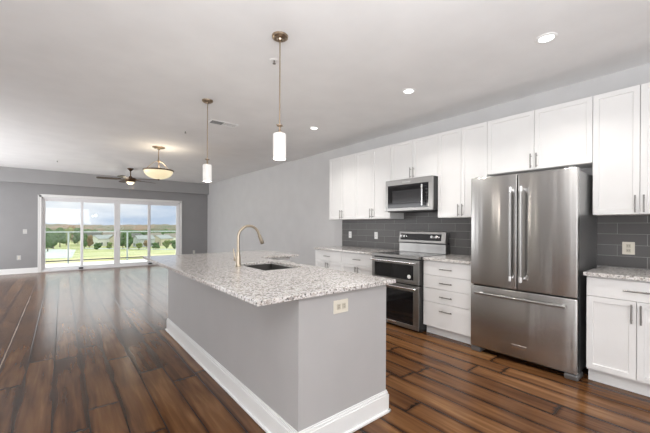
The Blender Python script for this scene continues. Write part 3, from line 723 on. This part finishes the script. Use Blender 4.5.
# ------------------------------------------------------------------ microwave
MX, MY0, MY1, MZ0, MZ1 = 3.585, 2.286, 3.041, 1.495, 1.922
mw = empty('microwave', (3.8, (MY0 + MY1) / 2, MZ0), 'stainless over-the-range microwave with black glass door', 'microwave')
MB().box(MX + .025, XW - .011, MY0, MY1, MZ0, MZ1, .002).build('body', M['black'], mw)
fm = MB()
W0, W1 = MY0 + .165, MY1 - .045     # door window range
fm.box(MX, MX + .024, MY0, MY1, MZ1 - .075, MZ1, .003).box(MX, MX + .024, MY0, MY1, MZ0, MZ0 + .04, .003)
fm.box(MX, MX + .024, MY1 - .04, MY1, MZ0 + .04, MZ1 - .075, .001).box(MX, MX + .024, MY0, MY0 + .06, MZ0 + .04, MZ1 - .075, .001)
ff = fm.build('front_frame', M['steel_h'], mw)
MB().box(MX + .004, MX + .024, MY0 + .06, MY1 - .04, MZ0 + .04, MZ1 - .075).build('door_glass', M['black_glass'], mw)
MB().box(MX + .002, MX + .006, MY0 + .175, MY1 - .12, MZ0 + .105, MZ1 - .15, .001).build('window_mesh', M['window_mesh'], mw)
hh = MB().tube([(MX - .04, MY0 + .13, MZ0 + .06), (MX - .04, MY0 + .13, MZ1 - .10)], .011, 14)
for z in (MZ0 + .075, MZ1 - .115): hh.tube([(MX + .005, MY0 + .13, z), (MX - .04, MY0 + .13, z)], .010, 12)
hh.build('handle', M['chrome'], mw, True)
for i in range(5):
    for j in range(2): MB().box(MX + .002, MX + .005, MY0 + .072 + j * .018, MY0 + .085 + j * .018, MZ0 + .08 + i * .045, MZ0 + .095 + i * .045, .001).build('button', M['dark_grey'], mw)
MB().box(MX + .03, XW - .03, MY0 + .02, MY1 - .02, MZ0 - .012, MZ0).build('vent_grille', M['black'], mw)
lettering('KitchenAid', MX - .0005, (MY0 + MY1) / 2 + .02, MZ1 - .04, .028, mw, M['chrome'])

# ------------------------------------------------------------------ range
RX, RY0, RY1 = 3.302, 2.288, 3.040
rg = empty('range', (3.65, (RY0 + RY1) / 2, 0), 'stainless double-oven electric range with black glass doors', 'range')
MB().box(RX + .052, XW - .03, RY0, RY1, .03, .895, .002).build('body', M['black'], rg)
MB().box(RX + .035, XW - .10, RY0, RY1, .896, .918, .003).build('cooktop', M['black_glass'], rg)
MB().box(RX, RX + .05, RY0 - .003, RY1 + .003, .885, .921, .005, 2).build('cooktop_trim', M['steel_h'], rg)
for x, y, r_ in ((3.52, 2.47, .09), (3.52, 2.85, .11), (3.76, 2.47, .11), (3.76, 2.85, .075)):
    MB().lathe((x, y, .9182), [(r_ - .003, 0), (r_, .0004), (r_ + .001, 0)], 40).build('burner_ring', M['sidegrey'], rg)
def oven(z0, z1, top, name):
    d = MB(); x1 = RX + .016
    g0, g1 = RY0 + .10, RY1 - .045
    d.box(RX + .005, x1, RY0, RY1, z1 - top, z1, .003).box(RX + .005, x1, RY0, RY1, z0, z0 + .05, .003)
    d.box(RX + .005, x1, RY0, g0 - .02, z0 + .05, z1 - top, .001).box(RX + .005, x1, g1, RY1, z0 + .05, z1 - top, .001)
    dd = d.build(name, M['steel_h'], rg)
    MB().box(x1, RX + .052, RY0 + .002, RY1 - .002, z0 + .004, z1 - .004).build('door_liner', M['black'], dd)
    MB().box(RX + .009, x1 - .002, g0 - .02, g1, z0 + .05, z1 - top).build('door_glass', M['black_glass'], dd)
    hz = z1 - .03
    h = MB().tube([(RX - .045, RY0 + .02, hz), (RX - .045, RY1 - .02, hz)], .0125, 14)
    for y in (RY0 + .045, RY1 - .045): h.tube([(RX + .01, y, hz), (RX - .045, y, hz)], .012, 12)
    h.build('handle', M['chrome'], dd, True)
    return dd
# lower edge, upper edge, depth of the steel band over the glass
up_ = oven(.575, .872, .065, 'upper_oven_door'); lo_ = oven(.03, .560, .075, 'lower_oven_door')
MB().lathe((RX + .0085, RY0 + .145, .665), [(0, .003), (.024, .003), (.026, 0)], 28, axis=(-1, 0, 0)).build('round_badge', M['whiteplastic'], up_, True)
bb = MB().box(RX, RX + .006, 2.62, 2.76, .044, .074, .0015).build('badge', M['chrome'], lo_)
rl = lettering('KitchenAid', RX - .0006, 2.69, .059, .022, rg, M['slot']); rl.parent = lo_
MB().box(RX + .07, XW - .1, RY0 + .02, RY1 - .02, 0, .03).build('kick_plate', M['black'], rg)
# backguard
bgx = XW - .14
MB().box(bgx + .02, XW - .012, RY0, RY1, .918, 1.045, .003).build('backguard_riser', M['steel_h'], rg)
tilt = Matrix.Translation((bgx, 0, 1.055)) @ Matrix.Rotation(math.radians(9), 4, 'Y')
MB().box(0, .07, RY0, RY1, 0, .16, .006, 2, mtx=tilt).build('control_panel', M['steel_h'], rg)
MB().box(-.002, .004, RY0 + .06, RY1 - .03, .035, .125, .001, mtx=tilt).build('display_glass', M['black_glass'], rg)
MB().box(bgx + .012, XW - .02, RY0 + .005, RY1 - .005, 1.042, 1.06).build('vent_slot', M['black'], rg)
for y in (RY0 + .115, RY0 + .19, RY1 - .115, RY1 - .06):
    c = tilt @ Vector((0, y, .085)); ax_ = (tilt.to_3x3() @ Vector((-1, 0, 0)))
    MB().lathe(c, [(0, .034), (.017, .034), (.020, .030), (.021, .006), (.025, .003), (.025, 0)], 24, axis=ax_).build('knob', M['chrome'], rg, True)

# ------------------------------------------------------------------ balcony
struct('balcony_deck', MB().box(OX0 - 2.2, OX1 + 2.4, YF + .2, 14.15, -.2, -.03), M['deck'])
RYY = 14.0
rl = empty('balcony_railing', (1.5, RYY, -.03), 'balcony railing of greenish glass panels with metal posts', 'railing')
MB().box(-3.4, 6.0, RYY - .03, RYY + .03, 1.015, 1.055, .006).build('top_rail', M['rail'], rl)
MB().box(-3.4, 6.0, RYY - .025, RYY + .025, .05, .085, .004).build('bottom_rail', M['rail_dark'], rl)
px = [-3.3 + 1.72 * k + .045 for k in range(6)]
for x in px: MB().box(x - .025, x + .025, RYY - .025, RYY + .025, -.03, 1.015, .003).build('post', M['rail'], rl)
for a, b in zip(px, px[1:]): MB().box(a + .05, b - .05, RYY - .005, RYY + .005, .13, .99, .001).build('glass_panel', M['rail_glass'], rl)

# ------------------------------------------------------------------ land outside
GZ = -14.0
gs = []
nx, ny = 40, 30
for j in range(ny):
    for i in range(nx):
        x = -900 + 2000 * i / (nx - 1); y = 22 + 1500 * j / (ny - 1)
        gs.append((x, y, GZ + 0))
struct('ground', MB().grid_sheet(gs, nx), M['field'])
def away(u, d):
    r = (u - 325) / FPX * d; c, n = math.cos(YAW), math.sin(YAW); return (r * c + d * n, d * c - r * n)
def patch(name, uvd, z, m):
    mb = MB(); mb.prism([away(u, d) for u, d in uvd], z, z + .08); struct(name, mb, m)
patch('parking_lot', [(20, 140), (72, 148), (76, 196), (20, 205)], GZ + .02, M['asphalt'])
patch('road', [(80, 205), (200, 198), (200, 203), (80, 211)], GZ + .02, M['asphalt'])
# wooded ridge
def ridge(d0, h, amp, seed, m):
    rnd = random.Random(seed); pts = []; cols = 160
    ph = [rnd.uniform(0, 6.28) for _ in range(6)]
    for j, (dd, hh) in enumerate(((0, 0), (14, .62), (40, .9), (75, 1.0), (150, .7), (230, .0))):
        for i in range(cols):
            u = -160 + 560 * i / (cols - 1)
            x, y = away(u, d0 + dd)
            hv = h + amp * (math.sin(u * .03 + ph[0]) + .5 * math.sin(u * .071 + ph[1]) + .3 * math.sin(u * .19 + ph[2]))
            pts.append((x + rnd.uniform(-1, 1), y, GZ + hv * hh + rnd.uniform(-.6, .6) * (1 if hh else 0)))
    o = MB().grid_sheet(pts, cols).build('hillside', m); tag(o, kind='structure')
ridge(420, 15.6, .6, 3, M['forest'])
wd_ = MB(); rnd = random.Random(5)
for k in range(230):
    x, y = away(rnd.uniform(25, 200), rnd.uniform(325, 400)); r = rnd.uniform(2.6, 4.6)
    rr = bmesh.ops.create_icosphere(wd_.bm, subdivisions=2, radius=r, matrix=Matrix.Translation((x, y, GZ + r * 1.0)) @ Matrix.Diagonal((1, 1, 1.25, 1)))
    for v in rr['verts']: v.co += Vector((rnd.uniform(-1, 1), rnd.uniform(-1, 1), rnd.uniform(-1, 1))) * r * .12
tag(wd_.build('woodland', M['leaf'][0]), 'band of dark green woodland behind the far houses', 'woodland', kind='stuff')
# trees
def tree_mesh(x, y, h, w, m, lab, name, seed, grp):
    rnd = random.Random(seed)
    e = empty(name, (x, y, GZ), lab, 'tree', grp)
    MB().cyl((x, y, GZ), (x, y, GZ + h * .5), w * .05, w * .03, 8).build('trunk', M['bark'], e, True)
    mb = MB()
    for k in range(14):
        a = rnd.uniform(0, 6.28); q = rnd.uniform(0, .36) * w; r = rnd.uniform(.20, .34) * w; zz = GZ + h * rnd.uniform(.22, .8)
        s0 = len(mb.bm.verts)
        rr = bmesh.ops.create_icosphere(mb.bm, subdivisions=2, radius=r, matrix=Matrix.Translation((x + q * math.cos(a), y + q * math.sin(a), zz)) @ Matrix.Diagonal((1, 1, h / w * .62, 1)))
        for v in rr['verts']: v.co += Vector((rnd.uniform(-1, 1), rnd.uniform(-1, 1), rnd.uniform(-1, 1))) * r * .14
    mb.build('crown', m, e)
names = ['pale street-side', 'leafy green', 'autumn brown']
spots = [(47.8, 182, 14, 7.5, 0, 'green tree at the left edge of the leftmost pane'),
         (53.5, 200, 13, 8.5, 0, 'green tree second from the left edge of the leftmost pane'),
         (60, 218, 14, 9, 0, 'green tree behind the pale parking area, in the middle of the leftmost pane'),
         (66.5, 238, 13, 9, 1, 'yellow-green tree right of centre in the leftmost pane'),
         (72, 285, 15, 10, 2, 'brownish tree near the right edge of the leftmost pane'),
         (78, 250, 14, 7, 0, 'dark tree just left of the first door stile'),
         (84.5, 206, 11, 5.5, 0, 'tall green tree at the left edge of the second pane'),
         (89.5, 215, 9, 5, 2, 'brown tree beside the tall green one in the second pane'),
         (98, 200, 4.5, 5, 0, 'low bushy tree in front of the houses in the second pane'),
         (109.5, 204, 4.5, 5, 1, 'low yellow-green tree in front of the houses, right of the second pane'),
         (123, 208, 11, 7, 0, 'green tree at the left edge of the third pane'),
         (129, 204, 11, 7, 0, 'full green tree behind the railing post in the third pane'),
         (139, 200, 4.5, 5, 1, 'small yellow-green tree among the houses of the third pane'),
         (147, 206, 6, 5, 2, 'brown tree at the right edge of the third pane'),
         (156, 202, 4.5, 5, 0, 'low green tree at the left of the rightmost pane'),
         (166.5, 206, 6, 5.5, 1, 'yellow-green tree in the middle of the rightmost pane'),
         (174.5, 204, 6, 5, 0, 'green tree at the right edge of the rightmost pane')]
for k, (u, d, h, wd, mi, lab) in enumerate(spots):
    x, y = away(u, d); tree_mesh(x, y, h, wd * .78, M['leaf'][mi], lab, 'tree', 40 + k, 'trees beyond the balcony')
# houses
def house(u, d, w, dp, h, rh, ang, si, ri, lab):
    x, y = away(u, d)
    e = empty('house', (x, y, GZ), lab, 'house', 'houses beyond the balcony'); R = Matrix.Translation((x, y, GZ)) @ Matrix.Rotation(math.radians(ang), 4, 'Z')
    m = MB().box(-w / 2, w / 2, -dp / 2, dp / 2, 0, h, mtx=R)
    m.prism([(-dp / 2, h), (dp / 2, h), (0, h + rh)], -w / 2, w / 2, 0, lambda p, z: R @ Vector((z, p[0], p[1])))
    m.build('walls', M['siding'][si], e)
    r = MB(); o_ = .4; s = rh / (dp / 2)
    for sg in (-1, 1):
        r.prism([(sg * (dp / 2 + o_), h - o_ * s + .08), (0, h + rh + .08), (0, h + rh + .33), (sg * (dp / 2 + o_), h - o_ * s + .33)], -w / 2 - o_, w / 2 + o_, 0, lambda p, z: R @ Vector((z, p[0], p[1])))
    r.build('roof', M['roof'][ri], e)
    for k in range(3):
        xx = -w / 2 + w * (k + .5) / 3
        MB().box(xx - .7, xx + .7, -dp / 2 - .04, -dp / 2 + .02, 1, 2.6, mtx=R).build('window', M['house_glass'], e)
    for yy in (-dp / 4, dp / 4): MB().box(-w / 2 - .04, -w / 2 + .02, yy - .6, yy + .6, 1, 2.6, mtx=R).build('window', M['house_glass'], e)

hs = [(92, 318, 12, 9, 3.6, 2.6, 20, 0, 0, 'tan house with dark roof at the left of the second pane'),
      (103, 262, 14, 9, 3.4, 2.4, 35, 1, 2, 'white house with grey roof in the middle of the second pane'),
      (112, 305, 13, 9, 4.2, 2.8, 10, 2, 1, 'brown house at the right of the second pane'),
      (122, 262, 12, 9, 3.6, 2.4, 28, 0, 1, 'tan house with brown roof at the left of the third pane'),
      (134, 300, 13, 9, 3.6, 2.6, 40, 1, 0, 'white house with dark roof in the middle of the third pane'),
      (144, 250, 11, 8, 3.6, 2.4, 15, 3, 2, 'grey house at the right of the third pane'),
      (154, 312, 12, 9, 3.6, 2.8, 30, 2, 1, 'brown house at the left of the rightmost pane'),
      (162, 270, 13, 9, 3.4, 2.4, 38, 0, 2, 'tan house with light roof in the middle of the rightmost pane'),
      (172, 300, 13, 9, 3.6, 2.6, 20, 1, 1, 'white house with brown roof at the right of the rightmost pane')]
for a in hs: house(a[0], a[1] * .90, *a[2:4], a[4] * 1.5, *a[5:])
